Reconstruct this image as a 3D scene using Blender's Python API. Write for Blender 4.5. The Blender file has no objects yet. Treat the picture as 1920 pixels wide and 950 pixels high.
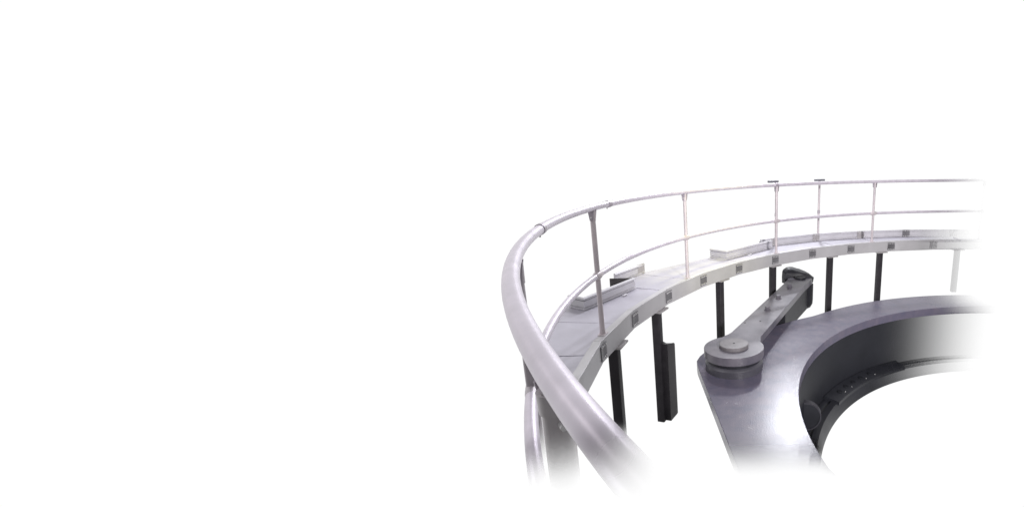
import bpy, bmesh, math
from math import sin, cos, radians as rad, pi
from mathutils import Vector, Matrix

# ------------------------------------------------------------------ camera, light, exposure
S = bpy.context.scene
COL = S.collection
yaw, pitch, roll = -0.8104004, 0.2462382, -0.0072092
cam_d = bpy.data.cameras.new('camera')
cam = bpy.data.objects.new('camera', cam_d)
COL.objects.link(cam)
fwd = Vector((sin(yaw) * cos(pitch), cos(yaw) * cos(pitch), -sin(pitch)))
right = Vector((cos(yaw), -sin(yaw), 0))
up = right.cross(fwd)
r2 = cos(roll) * right + sin(roll) * up
u2 = -sin(roll) * right + cos(roll) * up
m = Matrix((r2, u2, -fwd)).transposed().to_4x4()
m.translation = Vector((0, -5.36077, 1.45248))
cam.matrix_world = m
cam_d.sensor_width = 36.0
cam_d.lens = 36.0 * 880.85 / 1920.0
cam_d.shift_x = (960 - 1401.17) / 1920.0
cam_d.shift_y = (525.56 - 475.0) / 1920.0
cam_d.clip_start = 0.05
cam_d.clip_end = 500
S.camera = cam

S.view_settings.view_transform = 'Standard'
S.view_settings.look = 'None'
S.view_settings.exposure = 0
S.view_settings.gamma = 1

# added world glow: white ahead, dimmed behind the camera so facing sides darken
W = bpy.data.worlds.new('World')
S.world = W
W.use_nodes = True
nt = W.node_tree
bg = nt.nodes['Background']
tc = nt.nodes.new('ShaderNodeTexCoord')
dot = nt.nodes.new('ShaderNodeVectorMath'); dot.operation = 'DOT_PRODUCT'
dvec = Vector((-0.85, 0.50, -0.20)).normalized()
dot.inputs[1].default_value = dvec
nt.links.new(tc.outputs['Generated'], dot.inputs[0])
mr = nt.nodes.new('ShaderNodeMapRange'); mr.interpolation_type = 'SMOOTHSTEP'
mr.inputs['From Min'].default_value = 0.0
mr.inputs['From Max'].default_value = 0.50
mr.inputs['To Min'].default_value = 0.26
mr.inputs['To Max'].default_value = 1.03
nt.links.new(dot.outputs['Value'], mr.inputs['Value'])
nt.links.new(mr.outputs['Result'], bg.inputs['Strength'])
bg.inputs['Color'].default_value = (1, 1, 1, 1)


def lamp(name, loc, target, size, power, color=(1, 1, 1)):
    d = bpy.data.lights.new(name, 'AREA')
    d.shape = 'DISK'
    d.size = size
    d.energy = power
    d.color = color
    o = bpy.data.objects.new(name, d)
    COL.objects.link(o)
    o.location = loc
    o.rotation_euler = (Vector(target) - Vector(loc)).to_track_quat('-Z', 'Y').to_euler()
    return o


lamp('hall_lamp', (-9.6, 5.9, 6.3), (-3.0, -2.0, -0.8), 0.65, 520, (0.93, 0.95, 1.0))
lamp('hall_lamp', (-5.0, -7.5, 4.8), (-4.0, -2.0, -0.3), 1.6, 110, (1.0, 0.97, 0.97))
lamp('hall_lamp', (-7.3, 0.3, 5.0), (-3.4, -1.6, -0.6), 0.9, 150, (0.96, 0.95, 1.0))
sd = bpy.data.lights.new('walkway_spot', 'SPOT')  # added spot, source unseen, brightens the middle and far fascia
sd.energy = 4800
sd.spot_size = rad(40)
sd.spot_blend = 0.7
sd.shadow_soft_size = 0.5
sd.color = (1.0, 0.97, 0.97)
so = bpy.data.objects.new('walkway_spot', sd)
COL.objects.link(so)
so.location = (4.5, -5.0, 2.8)
so.rotation_euler =  (Vector((-5.2, 0.5, 0.35)) - Vector(so.location)).to_track_quat('-Z', 'Y').to_euler()

sd = bpy.data.lights.new('walkway_spot', 'SPOT')
sd.energy = 760
sd.spot_size = rad(26)
sd.spot_blend = 0.9
sd.shadow_soft_size = 0.3
sd.color = (1.0, 1.0, 0.35)
so = bpy.data.objects.new('walkway_spot', sd)
COL.objects.link(so)
so.location = (-3.0, -1.4, 5.5)
so.rotation_euler = (Vector((-5.35, -1.25, 0.0)) - Vector(so.location)).to_track_quat('-Z', 'Y').to_euler()

# ------------------------------------------------------------------ materials
FAR = ((0.7071, 0.7071, 0), 0.55, -1.30)          # far right end of the railing and walkway dissolves
FAR_RAIL = ((0.7071, 0.7071, 0), 0.50, -0.90)


def mat(name, color, rough=0.5, metal=0.0, var=0.15, scale=6.0, bump=0.0, bscale=40.0, fades=(), coat=0.0,
        rvar=0.1, tint=None, stretch=(1, 1, 1), spec=0.5):
    M = bpy.data.materials.new(name)
    M.use_nodes = True
    n, l = M.node_tree.nodes, M.node_tree.links
    b = n['Principled BSDF']
    out = n['Material Output']
    geo = n.new('ShaderNodeNewGeometry')
    mp = n.new('ShaderNodeMapping'); mp.inputs['Scale'].default_value = stretch
    l.new(geo.outputs['Position'], mp.inputs['Vector'])
    no = n.new('ShaderNodeTexNoise')
    no.inputs['Scale'].default_value = scale
    no.inputs['Detail'].default_value = 6
    no.inputs['Roughness'].default_value = 0.6
    l.new(mp.outputs['Vector'], no.inputs['Vector'])
    cr = n.new('ShaderNodeValToRGB')
    t2 = tint or color
    lo = [c * (1 - var) for c in color]; hi = [c * (1 + var) for c in t2]
    cr.color_ramp.elements[0].position = 0.3; cr.color_ramp.elements[0].color = (*lo, 1)
    cr.color_ramp.elements[1].position = 0.7; cr.color_ramp.elements[1].color = (*hi, 1)
    l.new(no.outputs['Fac'], cr.inputs['Fac'])
    l.new(cr.outputs['Color'], b.inputs['Base Color'])
    rr = n.new('ShaderNodeMapRange')
    rr.inputs['To Min'].default_value = max(0.03, rough - rvar); rr.inputs['To Max'].default_value = min(1, rough + rvar)
    l.new(no.outputs['Fac'], rr.inputs['Value'])
    l.new(rr.outputs['Result'], b.inputs['Roughness'])
    b.inputs['Metallic'].default_value = metal
    b.inputs['Specular IOR Level'].default_value = spec
    if coat:
        b.inputs['Coat Weight'].default_value = coat
        b.inputs['Coat Roughness'].default_value = 0.18
    if bump:
        nb = n.new('ShaderNodeTexNoise'); nb.inputs['Scale'].default_value = bscale; nb.inputs['Detail'].default_value = 3
        l.new(geo.outputs['Position'], nb.inputs['Vector'])
        bp = n.new('ShaderNodeBump'); bp.inputs['Strength'].default_value = bump; bp.inputs['Distance'].default_value = 0.01
        l.new(nb.outputs['Fac'], bp.inputs['Height'])
        l.new(bp.outputs['Normal'], b.inputs['Normal'])
        if coat:
            l.new(bp.outputs['Normal'], b.inputs['Coat Normal'])
    prev = None
    for nrm, d0, d1 in fades:                       # opacity 0 at distance d0, 1 at distance d1 along nrm
        dp = n.new('ShaderNodeVectorMath'); dp.operation = 'DOT_PRODUCT'
        dp.inputs[1].default_value = nrm
        l.new(geo.outputs['Position'], dp.inputs[0])
        f = n.new('ShaderNodeMapRange'); f.interpolation_type = 'SMOOTHSTEP'
        f.inputs['From Min'].default_value = d0; f.inputs['From Max'].default_value = d1
        if d0 > d1:
            f.inputs['From Min'].default_value = d1; f.inputs['From Max'].default_value = d0
            f.inputs['To Min'].default_value = 1; f.inputs['To Max'].default_value = 0
        l.new(dp.outputs['Value'], f.inputs['Value'])
        if prev is None:
            prev = f.outputs['Result']
        else:
            mu = n.new('ShaderNodeMath'); mu.operation = 'MULTIPLY'
            l.new(prev, mu.inputs[0]); l.new(f.outputs['Result'], mu.inputs[1]); prev = mu.outputs[0]
    if prev is not None:
        l.new(prev, b.inputs['Alpha'])
    return M


X = (1, 0, 0); Z = (0, 0, 1)
ALU = (0.66, 0.61, 0.69)
M_top_rail = mat('silver_rail_paint', ALU, 0.36, 0.25, 0.10, 9, 0.0, 300, spec=0.25, fades=[FAR_RAIL, (X, -0.41, -0.60)])
M_mid_rail = mat('silver_mid_rail_paint', ALU, 0.36, 0.25, 0.10, 9, 0.0, 300, spec=0.25, fades=[FAR_RAIL, (X, -1.28, -1.60)])
M_post = mat('silver_post_paint', (0.54, 0.49, 0.53), 0.40, 0.15, 0.12, 3.5, tint=(0.58, 0.52, 0.54), fades=[FAR_RAIL])
M_near_post = mat('silver_near_post_paint', (0.46, 0.42, 0.46), 0.40, 0.15, 0.10, 20, fades=[(Z, 0.16, 0.48)])
M_collar = mat('grey_collar_metal', (0.42, 0.38, 0.43), 0.42, 0.3, 0.10, 20, fades=[FAR_RAIL])
M_deck = mat('deck_sheet_metal', (0.43, 0.415, 0.475), 0.50, 0.1, 0.14, 2.6, 0.03, 120, fades=[FAR, (X, -2.70, -3.10)], stretch=(1, 1, 1))
M_fascia = mat('fascia_sheet_metal', (0.49, 0.48, 0.50), 0.42, 0.2, 0.08, 3, fades=[FAR, (X, -2.75, -3.08)])
M_splice = mat('splice_plate_metal', (0.19, 0.185, 0.20), 0.45, 0.35, 0.15, 14, fades=[((0.7071, 0.7071, 0), 0.3, -2.4)])
M_bolt = mat('zinc_bolt_metal', (0.70, 0.69, 0.70), 0.3, 0.3, 0.1, 30, fades=[FAR_RAIL])
M_toe = mat('toe_board_aluminium', (0.58, 0.57, 0.61), 0.42, 0.2, 0.07, 4, fades=[FAR])
M_dark = mat('notch_shade_dark', (0.05, 0.045, 0.05), 0.5, 0.0, 0.2, 8)  # shade of the notch ends put into the colour
M_leg = mat('black_leg_paint', (0.028, 0.025, 0.030), 0.55, 0.0, 0.25, 9, spec=0.3, fades=[FAR])
M_gate_post = mat('silver_thick_post_paint', (0.46, 0.43, 0.45), 0.42, 0.15, 0.10, 20, fades=[(Z, 0.88, 1.035)])
M_leg_low = mat('black_low_leg_paint', (0.028, 0.025, 0.030), 0.55, 0.0, 0.25, 9, spec=0.3, fades=[(Z, -1.24, -0.95)])
M_foot = mat('galvanised_foot_plate', (0.40, 0.38, 0.39), 0.5, 0.3, 0.2, 30, fades=[FAR])
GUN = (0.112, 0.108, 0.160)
NEAR = ((-0.729, 0.684, 2.0), -2.32, -1.63)
def ring_end(a0, a1):
    # radial half plane through the ring's own axis
    t = Vector((cos(rad(-52)), -sin(rad(-52)), 0))
    c = Vector((-0.33, 0.05, 0))
    def d(a): return (c + 3.4 * Vector((sin(rad(a)), cos(rad(a)), 0))).dot(t)
    return (tuple(t), d(a1), d(a0))
M_flange = mat('gunmetal_flange_paint', GUN, 0.25, 0.0, 0.09, 7.0, 0.12, 75, fades=[NEAR, ring_end(-62, -40)], tint=(0.128, 0.112, 0.152), rvar=0.06, spec=0.30)
M_wall = mat('gunmetal_wall_shade', (0.021, 0.022, 0.028), 0.5, 0.0, 0.15, 2.0, 0.05, 60, spec=0.28, fades=[((-0.729, 0.684, 1.0), -0.75, -0.45), ring_end(-83, -41)])  # flange paint darkened, shade of the bore put into its base colour
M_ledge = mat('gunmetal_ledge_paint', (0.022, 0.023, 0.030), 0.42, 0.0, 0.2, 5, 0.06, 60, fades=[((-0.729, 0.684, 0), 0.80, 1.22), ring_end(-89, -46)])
M_arm = mat('gunmetal_arm_paint', (0.092, 0.088, 0.114), 0.34, 0.0, 0.20, 5, 0.05, 60, tint=(0.116, 0.106, 0.126))
M_hub = mat('dark_hub_paint', (0.060, 0.058, 0.072), 0.42, 0.0, 0.2, 6, 0.05, 60)
M_pin = mat('worn_pin_paint', (0.145, 0.135, 0.145), 0.45, 0.0, 0.2, 14, 0.08, 90)
M_bearing = mat('black_bearing_paint', (0.016, 0.016, 0.021), 0.5, 0.0, 0.25, 6, 0.1, 30, spec=0.35)
M_hole = mat('drill_hole_dark', (0.01, 0.009, 0.01), 0.8)
M_cap = mat('grey_cap_metal', (0.17, 0.17, 0.20), 0.5, 0.2, 0.1, 20)


# ------------------------------------------------------------------ mesh helpers
def V(a, R, z, c=(0, 0)):
    return Vector((c[0] + R * sin(rad(a)), c[1] + R * cos(rad(a)), z))


def obj(name, bm, material, parent=None, loc=(0, 0, 0), smooth=40, bevel=0.0):
    bmesh.ops.remove_doubles(bm, verts=bm.verts, dist=1e-5)
    bmesh.ops.recalc_face_normals(bm, faces=bm.faces)
    loc = Vector(loc)
    for v in bm.verts:
        v.co -= loc
    me = bpy.data.meshes.new(name)
    bm.to_mesh(me); bm.free()
    me.materials.append(material)
    o = bpy.data.objects.new(name, me)
    COL.objects.link(o)
    if parent:
        o.parent = parent
        w = Vector((0, 0, 0)); q = parent
        while q: w += q.location; q = q.parent
        o.location = loc - w
    else:
        o.location = loc
    if smooth:
        me.polygons.foreach_set('use_smooth', [True] * len(me.polygons))
        me.set_sharp_from_angle(angle=rad(smooth))
    if bevel:
        b = o.modifiers.new('bevel', 'BEVEL'); b.width = bevel; b.segments = 2; b.limit_method = 'ANGLE'; b.angle_limit = rad(40)
        b.harden_normals = True
    return o


def empty(name, loc, label, cat, group=None):
    o = bpy.data.objects.new(name, None)
    COL.objects.link(o)
    o.location = loc
    o.empty_display_size = 0.2
    o['label'] = label; o['category'] = cat
    if group: o['group'] = group
    return o


def sweep(bm, path, section, closed=False):
    """path: list of (origin, u, w) frames; section: closed polygon of (u, w)."""
    rings = []
    for (o, u, w) in path:
        rings.append([bm.verts.new(o + u * a + w * b) for a, b in section])
    k = len(section)
    for i in range(len(rings) - (0 if closed else 1)):
        A, B = rings[i], rings[(i + 1) % len(rings)]
        for j in range(k):
            bm.faces.new((A[j], A[(j + 1) % k], B[(j + 1) % k], B[j]))
    if not closed:
        bm.faces.new(rings[0]); bm.faces.new(rings[-1])
    return bm


def circle(r, n=20):
    return [(r * cos(2 * pi * i / n), r * sin(2 * pi * i / n)) for i in range(n)]


def arc_frames(a0, a1, R, z, n, c=(0, 0)):
    fr = []
    for i in range(n + 1):
        a = a0 + (a1 - a0) * i / n
        fr.append((V(a, R, z, c), Vector((sin(rad(a)), cos(rad(a)), 0)), Vector((0, 0, 1))))
    return fr


def ring(bm, a0, a1, n, section, c=(0, 0)):
    """section in (R, z)"""
    fr = [(Vector((c[0], c[1], 0)), u, w) for (_, u, w) in arc_frames(a0, a1, 1, 0, n, c)]
    return sweep(bm, fr, section)


def tube(bm, p, q, r, n=16, r1=None):
    p, q = Vector(p), Vector(q)
    d = (q - p).normalized()
    u = d.cross(Vector((0, 0, 1)) if abs(d.z) < 0.9 else Vector((1, 0, 0))).normalized()
    w = d.cross(u)
    r1 = r if r1 is None else r1
    A = [bm.verts.new(p + u * a + w * b) for a, b in circle(r, n)]
    B = [bm.verts.new(q + u * a + w * b) for a, b in circle(r1, n)]
    for j in range(n):
        bm.faces.new((A[j], A[(j + 1) % n], B[(j + 1) % n], B[j]))
    bm.faces.new(A); bm.faces.new(B)
    return bm


def box(bm, center, ax, ay, sx, sy, sz):
    c = Vector(center); ax = Vector(ax).normalized(); ay = Vector(ay).normalized(); az = ax.cross(ay)
    vs = [bm.verts.new(c + ax * (i * sx / 2) + ay * (j * sy / 2) + az * (k * sz / 2)) for i in (-1, 1) for j in (-1, 1) for k in (-1, 1)]
    for f in ((0, 1, 3, 2), (4, 6, 7, 5), (0, 4, 5, 1), (2, 3, 7, 6), (0, 2, 6, 4), (1, 5, 7, 3)):
        bm.faces.new([vs[i] for i in f])
    return bm


def prism(bm, pts, z0, z1):
    A = [bm.verts.new((p[0], p[1], z0)) for p in pts]
    B = [bm.verts.new((p[0], p[1], z1)) for p in pts]
    n = len(pts)
    for j in range(n):
        bm.faces.new((A[j], A[(j + 1) % n], B[(j + 1) % n], B[j]))
    bm.faces.new(A); bm.faces.new(B)
    return bm


def lathe(bm, prof, center, n=48, a0=0.0, a1=360.0):
    full = abs(a1 - a0) >= 359.9
    k = n if full else n + 1
    rings = []
    for r, z in prof:
        rings.append([bm.verts.new((center[0] + r * cos(rad(a0 + (a1 - a0) * i / n)), center[1] + r * sin(rad(a0 + (a1 - a0) * i / n)), z)) for i in range(k)])
    for A, B in zip(rings, rings[1:]):
        for j in range(n):
            bm.faces.new((A[j], A[(j + 1) % k], B[(j + 1) % k], B[j]))
    bm.faces.new(rings[0]); bm.faces.new(rings[-1])
    return bm


def radial(a): return Vector((sin(rad(a)), cos(rad(a)), 0))
def tang(a): return Vector((cos(rad(a)), -sin(rad(a)), 0))


# ------------------------------------------------------------------ walkway
STEP = 9.55
ANG = [-117.3 + STEP * k for k in range(-4, 10)]       # vertices of the polygonal walkway (-155.5 .. -31.4)
RF = 5.116
FLOOR = -1.9
walk = empty('elevated_walkway', (-4.9, -2.0, FLOOR), 'curved grey metal walkway with bolted fascia plates standing on black legs', 'walkway')

for k in range(len(ANG) - 1):
    a0, a1 = ANG[k], ANG[k + 1]
    bm = bmesh.new()
    # channel beam, web on the inside of the ring, flanges pointing outward
    sec = [(RF - 0.008, -0.182), (RF + 0.062, -0.182), (RF + 0.062, -0.174), (RF, -0.174), (RF, 0.004), (RF + 0.062, 0.004), (RF + 0.062, 0.012), (RF - 0.008, 0.012)]
    ring(bm, a0, a1 - 0.03, 1, sec)
    obj('fascia_beam', bm, M_fascia, walk, V((a0 + a1) / 2, RF, -0.09), smooth=0, bevel=0.003)

# deck outline: outer edge as it runs past the notches for steps
outer = [(-152.0, 5.20), (-148.0, 5.27), (-144.6, 5.37), (-141.7, 5.45), (-135.8, 5.60), (-129.1, 5.79), (-126.0, 5.86), (-125.9, 5.87), (-127.1, 5.63),
         (-118.0, 5.52), (-117.6, 5.89), (-110.8, 5.90), (-97.5, 5.74), (-97.3, 5.42), (-84.3, 5.60), (-84.2, 5.77), (-82.7, 5.77), (-73.1, 5.76), (-63.5, 5.68),
         (-53.9, 5.63), (-44.3, 5.58), (-34.0, 5.56)]
def outer_R(a):
    pts = sorted(outer)
    for (x0, y0), (x1, y1) in zip(pts, pts[1:]):
        if x0 <= a <= x1:
            t = (a - x0) / (x1 - x0 + 1e-9)
            return y0 + (y1 - y0) * t
    return pts[-1][1]
RI = RF + 0.064
cuts = [(-152.0, -139.5), (-139.5, -131.1), (-131.1, -117.8), (-117.8, -111.5), (-111.5, -97.4), (-97.4, -84.25), (-84.25, -73.1), (-73.1, -63.5), (-63.5, -53.9), (-53.9, -44.3), (-44.3, -34.0)]
outer_by_panel = {
    0: [(-152.0, 5.20), (-148.0, 5.27), (-144.6, 5.37), (-141.7, 5.45), (-139.6, 5.50)],
    1: [(-139.4, 5.50), (-135.8, 5.60), (-131.2, 5.73)],
    2: [(-131.0, 5.73), (-129.1, 5.79), (-126.2, 5.86), (-127.1, 5.63), (-118.0, 5.52)],
    3: [(-117.7, 5.885), (-111.6, 5.90)],
    4: [(-111.4, 5.90), (-110.6, 5.90), (-97.5, 5.74)],
    5: [(-97.2, 5.42), (-84.3, 5.60)],
    6: [(-84.2, 5.77), (-82.7, 5.77), (-73.2, 5.76)],
    7: [(-73.0, 5.76), (-63.6, 5.69)], 8: [(-63.4, 5.69), (-54.0, 5.63)], 9: [(-53.8, 5.63), (-44.4, 5.58)], 10: [(-44.2, 5.58), (-34.0, 5.56)]}
zz = [0.000, 0.0, -0.003, 0.0, 0.0, 0.0, -0.002, 0.0, 0.0, 0.0, 0.0]
def inner_chord(a):
    for k in range(len(ANG) - 1):
        if ANG[k] <= a <= ANG[k + 1]:
            mid = (ANG[k] + ANG[k + 1]) / 2
            return RI * cos(rad(STEP / 2)) / cos(rad(a - mid))
    return RI
for k, (c0, c1) in enumerate(cuts):
    o = outer_by_panel[k]
    inn = [c1 - 0.05] + [a for a in reversed(ANG) if c0 < a < c1] + [c0 + 0.05]
    pts = [V(a, R, 0) for a, R in o] + [V(a, inner_chord(a), 0) for a in inn]
    bm = bmesh.new()
    prism(bm, pts, -0.05 + zz[k], zz[k])
    obj('deck_panel', bm, M_deck, walk, V((c0 + c1) / 2, 5.4, 0), smooth=0, bevel=0.003)

# sheets added at the step notches, painted dark for the shade there
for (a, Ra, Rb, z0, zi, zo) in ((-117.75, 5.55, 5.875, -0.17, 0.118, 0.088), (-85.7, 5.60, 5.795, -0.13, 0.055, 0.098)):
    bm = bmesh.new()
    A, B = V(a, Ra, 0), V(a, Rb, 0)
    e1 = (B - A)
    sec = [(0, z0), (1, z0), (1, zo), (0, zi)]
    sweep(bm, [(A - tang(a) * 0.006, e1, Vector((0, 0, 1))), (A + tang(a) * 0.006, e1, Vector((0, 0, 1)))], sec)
    obj('notch_shade_sheet', bm, M_dark, walk, (A + B) / 2, smooth=0)

# toe boards: rolled aluminium profile, section (u = thickness towards the deck, w = height)
TOE = [(0.0, 0.0), (0.030, 0.0), (0.030, 0.010), (0.030, 0.014), (0.012, 0.016), (0.012, 0.024), (0.022, 0.026), (0.022, 0.088), (0.010, 0.090), (0.010, 0.099), (0.030, 0.101), (0.032, 0.118), (0.024, 0.126), (0.0, 0.126)]
def toe(path, h=1.0):
    P = [Vector(p) for p in path]
    cen = Vector((0, 0, 0))
    fr = []
    for i, p in enumerate(P):
        ds = []
        if i > 0: ds.append((p - P[i - 1]).normalized())
        if i < len(P) - 1: ds.append((P[i + 1] - p).normalized())
        ns = [Vector((d.y, -d.x, 0)) for d in ds]          # inward: right of a path running clockwise
        n = sum(ns, Vector((0, 0, 0))).normalized()
        sc = 1.0 / max(0.35, n.dot(ns[0]))
        fr.append((p, n * sc, Vector((0, 0, h))))
    bm = bmesh.new()
    sweep(bm, fr, TOE)
    return obj('toe_board', bm, M_toe, walk, P[len(P) // 2], smooth=0)
tz = 0.003
toe([V(-126.4, 5.82, tz), V(-127.1, 5.63, tz), V(-118.05, 5.525, tz)], 1.02)
toe([V(-117.0, 5.87, tz), V(-110.5, 5.90, tz)], 1.02)
toe([V(-97.35, 5.74, tz), V(-97.2, 5.43, tz), V(-84.6, 5.60, tz)], 1.08)
toe([V(-85.6, 5.79, tz), V(-82.7, 5.78, tz), V(-73.1, 5.77, tz)], 1.05)
toe([V(-73.05, 5.77, tz), V(-63.5, 5.70, tz)], 1.05)
toe([V(-63.45, 5.70, tz), V(-53.9, 5.64, tz)], 1.05)
toe([V(-53.85, 5.64, tz), V(-44.3, 5.59, tz)], 1.05)
toe([V(-44.25, 5.59, tz), V(-34.0, 5.56, tz)], 1.05)


def add_bolts(plate, cen, ex, ey, nrm, us, vs, r=0.008, h=0.008):
    for u in us:
        for v in vs:
            q = cen + ex * u + ey * v
            b = bmesh.new()
            tube(b, q, q + nrm * h, r, 6)
            obj('bolt', b, M_bolt, plate, q, smooth=0)


# splice plates on the fascia joints (each bent over the joint) with two rows of bolts
ez = Vector((0, 0, 1))
for a in ANG[1:-1]:
    if a < -150: continue
    bm = bmesh.new()
    r = RF - 0.0095
    for s in (-1, 1):
        pass
    half = 0.072
    n0 = -radial(a)
    fr = []
    for s in (-1, 0, 1):
        t = tang(a - s * 0 + s * 0)
        if s == 0:
            p = V(a, r - 0.001, -0.085)
        else:
            nb = V(a + s * STEP, r - 0.001, -0.085)
            p0 = V(a, r - 0.001, -0.085)
            p = p0 + (nb - p0).normalized() * half
        fr.append((p, radial(a), ez))
    sec = [(-0.005, -0.062), (-0.005, 0.066), (0.0, 0.07), (0.0, -0.066)]
    sec = [(-0.006, -0.066), (-0.006, 0.066), (0.0, 0.066), (0.0, -0.066)]
    sweep(bm, fr, sec)
    pl = obj('splice_plate', bm, M_splice, walk, V(a, r, -0.085), smooth=0)
    for s in (-1, 1):
        ex = (fr[s + 1][0] - fr[1][0]).normalized()
        nb = Vector((ex.y, -ex.x, 0)); nb = nb if nb.dot(-radial(a)) > 0 else -nb
        add_bolts(pl, fr[1][0] + nb * 0.006, ex, ez, nb, (0.018, 0.052), (-0.05, 0.05), 0.0075, 0.008)

# splice plates on the toe boards
for a, R in ((-111.4, 5.90), (-82.7, 5.78), (-73.1, 5.77), (-63.5, 5.70), (-53.9, 5.64), (-44.3, 5.59)):
    n0 = -radial(a)
    c0 = V(a, R, 0.068) + n0 * 0.034
    bm = bmesh.new()
    w = 0.15
    box(bm, c0, tang(a), ez, w, 0.135, 0.006)
    pl = obj('toe_splice_plate', bm, M_splice if a > -60 else M_foot, walk, c0, smooth=0)
    add_bolts(pl, c0 + n0 * 0.003, tang(a), ez, n0, (-0.055, -0.02, 0.02, 0.055), (-0.05, 0.05), 0.0085, 0.008)

# bright weld blocks on the deck
for a, R in ((-121.3, 5.46), (-92.2, 5.36)):
    bm = bmesh.new()
    box(bm, V(a, R, 0.008), tang(a), radial(a), 0.075, 0.03, 0.014)
    obj('deck_stop', bm, M_toe, walk, V(a, R, 0.008), smooth=0, bevel=0.004)

# black legs
LEGS = [(-131.6, 5.13, -1.22, M_leg_low), (-119.6, 5.13, -1.61, M_leg), (-102.1, 5.16, -1.5, M_leg), (-88.3, 5.16, -1.5, M_leg), (-73.9, 5.16, -1.5, M_leg),
        (-62.0, 5.15, -1.5, M_leg), (-44.8, 5.15, -1.03, M_leg)]
for a, R, zb, ml in LEGS:
    bm = bmesh.new()
    n0, t0 = radial(a), tang(a)
    w = 0.094
    # rolled hollow section with rounded corners
    rc = 0.012; h = w / 2
    sec = []
    for cx, cy, st in ((h - rc, h - rc, 0), (-h + rc, h - rc, 90), (-h + rc, -h + rc, 180), (h - rc, -h + rc, 270)):
        for i in range(4):
            sec.append((cx + rc * cos(rad(st + 30 * i)), cy + rc * sin(rad(st + 30 * i))))
    p0, p1 = V(a, R + 0.03, zb), V(a, R + 0.03, -0.203)
    ca = rad(0)
    u = n0 * cos(ca) + t0 * sin(ca); w_ = -n0 * sin(ca) + t0 * cos(ca)
    sweep(bm, [(p0, u, w_), (p1, u, w_)], sec)
    lg = obj('support_leg', bm, ml, walk, p0, smooth=30)
    bm = bmesh.new()
    c0 = V(a, R + 0.015, -0.193)
    box(bm, c0, n0, t0, 0.18, 0.21, 0.018)
    obj('head_plate', bm, M_foot, lg, c0, smooth=0)
    if abs(a + 119.6) < 0.1:                                   # half-round stiffener column beside this leg
        bm = bmesh.new()
        cc = V(a + 1.9, R - 0.01, 0)
        pts = []
        for i in range(13):
            t = rad(-90 + 15 * i)
            pts.append(cc + t0 * (0.11 * cos(t)) + n0 * (0.07 * sin(t)))
        pts.append(cc - t0 * 0.16 + n0 * 0.07); pts.append(cc - t0 * 0.16 - n0 * 0.07)
        prism(bm, [(p.x, p.y) for p in pts], -1.61, -0.62)
        for v in bm.verts:
            if v.co.z > -1:
                s = (v.co - V(a, R, v.co.z)).dot(t0)
                v.co.z = -0.61 - 0.20 * (1 - math.sqrt(max(0.0, 1 - (max(0, s) / 0.286) ** 2)))
        obj('stiffener_column', bm, ml, lg, cc, smooth=40)

# ------------------------------------------------------------------ guard railing
RR = 5.150
HZ, MZ = 1.10, 0.535
rail = empty('guard_railing', V(-111.3, RR, 0.0), 'silver tubular guard railing with two rails curving along the walkway edge', 'railing')
bm = bmesh.new()
sweep(bm, arc_frames(-176.4, -37.2, RR, HZ, 160), circle(0.0268, 32))
obj('top_rail', bm, M_top_rail, rail, V(-111, RR, HZ), smooth=60)
bm = bmesh.new()
sweep(bm, arc_frames(-166.2, -37.2, RR, MZ, 140), circle(0.0245, 28))
obj('mid_rail', bm, M_mid_rail, rail, V(-111, RR, MZ), smooth=60)
for a in (-148.6, -130.4, -88.0):
    bm = bmesh.new()
    L = 0.55
    n = 6
    fr = arc_frames(a - L / 2 * 1.15, a + L / 2 * 1.15, RR, HZ, n)
    sweep(bm, fr, circle(0.0310, 28))
    c = obj('rail_collar', bm, M_collar, rail, V(a, RR, HZ), smooth=40)
    bm = bmesh.new()
    q = V(a - 0.35, RR, HZ) - ez * 0.029
    tube(bm, q, q - ez * 0.012, 0.006, 6)
    obj('set_screw', bm, M_bolt, c, q, smooth=0)

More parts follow.
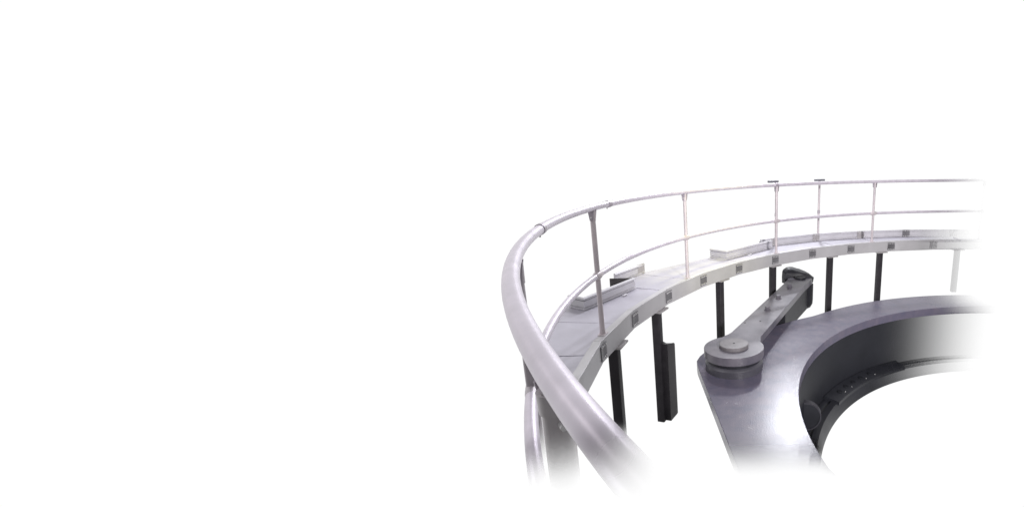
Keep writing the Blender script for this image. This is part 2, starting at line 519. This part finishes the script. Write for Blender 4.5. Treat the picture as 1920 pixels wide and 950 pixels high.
posts = [-171.5, -158.0, -134.6, -111.1, -87.9, -64.3, -40.8]
for i, a in enumerate(posts):
    i -= 1
    ml = M_gate_post if i < 0 else M_near_post if i == 0 else M_post
    bm = bmesh.new()
    zb = 0.865 if i < 0 else 0.012 if i else 0.03
    k = 1.20 if i < 0 else 1.0
    tube(bm, V(a, RR, zb if i else 0.15), V(a, RR, HZ - 0.018), 0.0215 * k, 24)
    po = obj('post', bm, ml, rail, V(a, RR, zb), smooth=40)
    n0, t0 = radial(a), tang(a)
    # saddle under the top rail: thicker sleeve and two ears with a bolt
    bm = bmesh.new()
    tube(bm, V(a, RR, HZ - (0.105 if i >= 0 else 0.06)), V(a, RR, HZ - 0.022), 0.0245 * k, 24, 0.026 * k)
    sd = obj('saddle', bm, ml, po, V(a, RR, HZ - 0.1), smooth=40)
    for s in ((-1, 1) if i >= 0 else (1,)):
        bm = bmesh.new()
        c0 = V(a, RR, HZ - 0.055) + t0 * (s * 0.030 * k)
        pts = [(-0.014, -0.045), (0.014, -0.045), (0.026, 0.040), (-0.026, 0.040)]
        sweep(bm, [(c0 - t0 * 0.003, n0, ez), (c0 + t0 * 0.003, n0, ez)], pts)
        obj('ear', bm, M_collar, sd, c0, smooth=0)
    bm = bmesh.new()
    q = V(a, RR, HZ - 0.075)
    tube(bm, q - t0 * 0.042, q + t0 * 0.042, 0.007, 6)
    obj('bolt', bm, M_bolt, sd, q, smooth=0)
    if i < 0: continue
    # crossing clamp on the mid rail
    bm = bmesh.new()
    fr = arc_frames(a - 0.75, a + 0.75, RR, MZ, 8)
    rings = []
    n = 16
    for k, (o, u, w) in enumerate(fr):
        t = abs(k - 4) / 4
        r = 0.0250 + (0.011 if i else 0.003) * (1 - t ** 2)
        rings.append([bm.verts.new(o + u * x + w * y) for x, y in circle(r, n)])
    for A, B in zip(rings, rings[1:]):
        for j in range(n):
            bm.faces.new((A[j], A[(j + 1) % n], B[(j + 1) % n], B[j]))
    bm.faces.new(rings[0]); bm.faces.new(rings[-1])
    obj('cross_clamp', bm, ml if i == 0 else M_post, po, V(a, RR, MZ), smooth=50)
    if i > 0:
        bm = bmesh.new()
        box(bm, V(a, RR - 0.002, 0.015), n0, t0, 0.066, 0.10, 0.006)
        obj('base_plate', bm, M_post, po, V(a, RR, 0.015), smooth=0, bevel=0.002)
        bm = bmesh.new()
        tube(bm, V(a, RR, 0.018), V(a, RR, 0.055), 0.026, 18, 0.0235)
        obj('foot_sleeve', bm, M_post, po, V(a, RR, 0.018), smooth=40)

# posts of the outer railing, each with a flat cap, behind the toe board
def outer_post(a, R, label, ac):
    e = empty('outer_post', V(a, R, -0.05), label, 'post', 'capped posts on the outer edge of the walkway')
    bm = bmesh.new()
    tube(bm, V(a, R, -0.05), V(a, R, 1.10), 0.021, 16)
    obj('tube', bm, M_post, e, V(a, R, -0.05), smooth=40)
    bm = bmesh.new()
    box(bm, V(ac, R, 1.118), radial(ac), tang(ac), 0.07, 0.20, 0.036)
    obj('cap', bm, M_cap, e, V(a, R, 1.118), smooth=0, bevel=0.004)
    bm = bmesh.new()
    tube(bm, V(a, R, 0.50), V(a, R, 0.56), 0.026, 16)
    obj('collar', bm, M_collar, e, V(a, R, 0.53), smooth=40)
    bm = bmesh.new()
    box(bm, V(a, R, -0.045), radial(a), tang(a), 0.08, 0.12, 0.01)
    obj('base_plate', bm, M_post, e, V(a, R, -0.045), smooth=0)
outer_post(-71.8, 5.87, 'slim silver post with grey cap standing alone behind the toe board', -71.8)
outer_post(-81.4, 5.86, 'slim post with grey cap lined up behind a railing post', -82.1)

# ------------------------------------------------------------------ machine ring
C = (-0.33, 0.05)
ZT = -0.80
machine = empty('machine_ring', (-2.6, -0.4, -1.78), 'large glossy gunmetal ring of heavy steel with a pointed lug', 'machine')
def cpt(R, a): return (C[0] + R * sin(rad(a)), C[1] + R * cos(rad(a)))
RO, RIN = 3.865, 3.20
out = []
n = 60
for i in range(n + 1):
    out.append(cpt(RO, -36.5 - (88.0 - 36.5) * i / n))
out += [(-4.205, 0.0), (-4.255, -0.25), (-4.29, -0.51), (-4.32, -1.0), (-4.33, -1.5)]
# rounded lug corner round the pivot
for x, y in ((-4.31, -1.85), (-4.27, -2.02), (-4.21, -2.15), (-4.12, -2.27), (-4.01, -2.345)):
    out.append((x, y))
out += [(-2.91, -2.945), (-2.10, -3.39)]
inn = [cpt(RIN, -152 + (152 - 36.5) * i / 90) for i in range(91)]
pts = out + [(-1.74, -2.80)] + inn
bm = bmesh.new()
A = [bm.verts.new((p[0], p[1], ZT - 0.12)) for p in pts]
B = [bm.verts.new((p[0], p[1], ZT)) for p in pts]
n = len(pts)
for j in range(n):
    bm.faces.new((A[j], A[(j + 1) % n], B[(j + 1) % n], B[j]))
fa = bm.faces.new(A); fb = bm.faces.new(B)
bmesh.ops.triangulate(bm, faces=[fa, fb])
obj('top_flange', bm, M_flange, machine, (-3.6, -0.8, ZT), smooth=35, bevel=0.006)

# bore wall (butts against the underside of the flange, 2 mm back)
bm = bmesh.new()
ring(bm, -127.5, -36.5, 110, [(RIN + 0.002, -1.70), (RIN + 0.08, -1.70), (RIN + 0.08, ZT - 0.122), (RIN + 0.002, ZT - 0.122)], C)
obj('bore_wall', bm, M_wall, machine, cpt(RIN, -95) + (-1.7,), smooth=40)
# stepped ledge at the foot of the bore
bm = bmesh.new()
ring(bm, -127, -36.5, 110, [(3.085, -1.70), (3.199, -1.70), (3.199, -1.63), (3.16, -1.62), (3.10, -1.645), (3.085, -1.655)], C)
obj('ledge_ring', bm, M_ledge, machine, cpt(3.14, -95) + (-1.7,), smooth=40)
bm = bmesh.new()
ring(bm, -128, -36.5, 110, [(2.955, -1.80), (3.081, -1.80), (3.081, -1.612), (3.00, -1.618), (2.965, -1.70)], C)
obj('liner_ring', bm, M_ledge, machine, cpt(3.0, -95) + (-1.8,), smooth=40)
# bolted segment block lying on the ledge
bm = bmesh.new()
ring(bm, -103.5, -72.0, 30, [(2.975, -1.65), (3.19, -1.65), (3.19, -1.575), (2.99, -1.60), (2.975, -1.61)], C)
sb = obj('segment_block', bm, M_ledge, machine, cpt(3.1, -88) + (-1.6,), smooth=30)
for k, a in enumerate((-99, -95.5, -92, -88.5, -84.5)):
    q = Vector(cpt(3.08, a) + (-1.586,))
    bm = bmesh.new()
    tube(bm, q, q + ez * 0.012, 0.035, 16)
    obj('bolt_washer', bm, M_wall, sb, q, smooth=30)
    if k in (0, 1, 3, 4):
        q = Vector(cpt(3.02, a + 1) + (-1.592,))
        bm = bmesh.new(); tube(bm, q, q + ez * 0.010, 0.006, 8)
        obj('bolt', bm, M_bolt, sb, q, smooth=30)
# round end disc standing out from the bore wall near the front
a = -117.5
n0, t0 = radial(a), tang(a)
q = Vector(cpt(3.185, a) + (-1.45,))
ax = (t0 * -1.0 - n0 * 0.25).normalized()
bm = bmesh.new()
tube(bm, q - ax * 0.03, q + ax * 0.03, 0.165, 48)
rb = obj('round_disc', bm, M_ledge, machine, q, smooth=40, bevel=0.006)
side = ax.cross(ez)
bm = bmesh.new()
sweep(bm, [(q + ax * 0.0, side * cos(rad(i * 7.5)) + ez * sin(rad(i * 7.5)), ax) for i in range(48)], [(0.1655, -0.034), (0.18, -0.034), (0.18, 0.036), (0.1655, 0.036)], closed=True)
obj('disc_rim', bm, M_hub, rb, q, smooth=30)

# ------------------------------------------------------------------ linkage arm on the lug
ZA = -0.555
TH = 0.095
arm = empty('linkage_arm', (-3.71, -2.07, ZT), 'heavy grey steel link arm pinned on top of the ring lug', 'arm')
pc = Vector((-3.69, -2.065, 0))
ec = Vector((-5.22, 0.90, 0))
d = (ec - pc).normalized(); s = Vector((d.y, -d.x, 0))      # s: right hand side of the arm
def AP(t, w): p = pc + d * t + s * w; return (p.x, p.y)
L = (ec - pc).length
Rb, Re = 0.338, 0.20
pts = []
half0, half1 = 0.192, 0.185
th0 = 44
for i in range(41):
    t = rad(th0 + (360 - 2 * th0) * i / 40)
    pts.append(AP(Rb * cos(t), -Rb * sin(t)))
# fillets and straight flanks
pts += [AP(0.30, 0.225), AP(0.345, 0.207), AP(0.42, half0)]
pts += [AP(L - 0.42, half1), AP(L - 0.30, 0.195)]
for i in range(17):
    t = rad(-110 + 220 * i / 16)
    pts.append(AP(L - 0.02 + 0.215 * cos(t), -0.215 * sin(t)))
pts += [AP(L - 0.30, -0.195), AP(L - 0.42, -half1), AP(0.42, -half0), AP(0.345, -0.207), AP(0.30, -0.225)]
bm = bmesh.new()
prism(bm, pts, ZA - TH, ZA)
obj('arm_plate', bm, M_arm, arm, (pc.x, pc.y, ZA), smooth=25, bevel=0.006)
# pivot stack under the arm
bm = bmesh.new()
lathe(bm, [(0.30, ZA - TH - 0.045), (0.30, ZA - TH - 0.001), ], pc, 56)
obj('spacer_ring', bm, M_bearing, arm, (pc.x, pc.y, ZA - TH), smooth=30)
bm = bmesh.new()
lathe(bm, [(0.325, ZT + 0.001), (0.325, ZT + 0.075), (0.316, ZT + 0.088), (0.29, ZA - TH - 0.046)], pc, 56)
obj('pivot_disc', bm, M_hub, arm, (pc.x, pc.y, ZT), smooth=30)
bm = bmesh.new()
lathe(bm, [(0.165, ZA + 0.001), (0.165, ZA + 0.032), (0.158, ZA + 0.040)], pc, 48)
pn = obj('pivot_pin', bm, M_pin, arm, (pc.x, pc.y, ZA), smooth=30)
bm = bmesh.new()
lathe(bm, [(0.012, ZA + 0.0395), (0.012, ZA + 0.0415)], pc, 16)
obj('centre_hole', bm, M_hole, pn, (pc.x, pc.y, ZA + 0.04), smooth=0)
# hex bolts along the arm, small tapped holes between
for t, w in ((1.41, -0.03), (2.01, -0.035), (2.72, -0.04)):
    x, y = AP(t, w)
    q = Vector((x, y, ZA + 0.001))
    bm = bmesh.new(); tube(bm, q, q + ez * 0.008, 0.050, 20)
    wsh = obj('washer', bm, M_arm, arm, q, smooth=30)
    bm = bmesh.new(); tube(bm, q + ez * 0.0082, q + ez * 0.05, 0.036, 6)
    obj('bolt_head', bm, M_arm, wsh, q + ez * 0.008, smooth=0, bevel=0.003)
for t, w in ((0.92, 0.02), (0.80, -0.15), (2.58, -0.03)):
    x, y = AP(t, w)
    bm = bmesh.new(); lathe(bm, [(0.012, ZA + 0.0005), (0.012, ZA + 0.002)], (x, y), 14)
    obj('tapped_hole', bm, M_hole, arm, (x, y, ZA), smooth=0)
# bearing housing at the far end of the arm
hc = Vector((ec.x, ec.y, 0)) + s * 0.03
bm = bmesh.new()
lathe(bm, [(0.10, -1.10), (0.17, -1.06), (0.20, -1.00), (0.205, -0.93), (0.205, ZA - TH - 0.002)], hc, 40)
hs = obj('bearing_housing', bm, M_bearing, arm, (hc.x, hc.y, -1.1), smooth=40)
bm = bmesh.new()
tube(bm, Vector((ec.x, ec.y, ZA + 0.001)), Vector((ec.x, ec.y, ZA + 0.03)), 0.10, 30)
obj('end_pin', bm, M_bearing, arm, (ec.x, ec.y, ZA), smooth=30, bevel=0.005)
bm = bmesh.new()
# web under the arm leading into the housing
pw = [AP(1.72, 0.15), AP(L - 0.1, 0.17), AP(L - 0.1, -0.16), AP(1.72, -0.12)]
prism(bm, pw, -1.06, ZA - TH - 0.003)
for v in bm.verts:
    tt = (Vector((v.co.x, v.co.y, 0)) - pc).dot(d)
    if v.co.z < -0.8 and tt < L - 0.5: v.co.z = -1.0
obj('arm_web', bm, M_bearing, arm, AP(L - 0.6, 0) + (ZA - TH,), smooth=0, bevel=0.01)
# clevis lump behind the end pin
bm = bmesh.new()
rows = [(ZA - 0.12, 0.92), (ZA - 0.02, 1.0), (ZA + 0.06, 0.96), (ZA + 0.105, 0.74), (ZA + 0.12, 0.45)]
base = [(-0.02, -0.27), (0.05, -0.36), (0.20, -0.37), (0.33, -0.28), (0.40, -0.10), (0.36, 0.08), (0.24, 0.20), (0.13, 0.19), (0.125, 0.06), (0.11, -0.06), (0.03, -0.15)]
cx, cy = 0.21, -0.14
rings = []
for k, (z, f) in enumerate(rows):
    ring_v = []
    for q, (t, w) in enumerate(base):
        g = f * (1 + 0.05 * sin(q * 2.3 + k * 1.7))
        zz_ = z - (0.05 * (w + 0.14) / 0.3 if k > 1 else 0)
        x, y = AP(L + cx + (t - cx) * g, cy + (w - cy) * g)
        ring_v.append(bm.verts.new((x, y, zz_)))
    rings.append(ring_v)
for A, B in zip(rings, rings[1:]):
    for q in range(len(base)):
        bm.faces.new((A[q], A[(q + 1) % len(base)], B[(q + 1) % len(base)], B[q]))
bm.faces.new(rings[0]); bm.faces.new(rings[-1])
obj('clevis_knuckle', bm, M_bearing, arm, AP(L + 0.2, -0.1) + (ZA,), smooth=35, bevel=0.01)
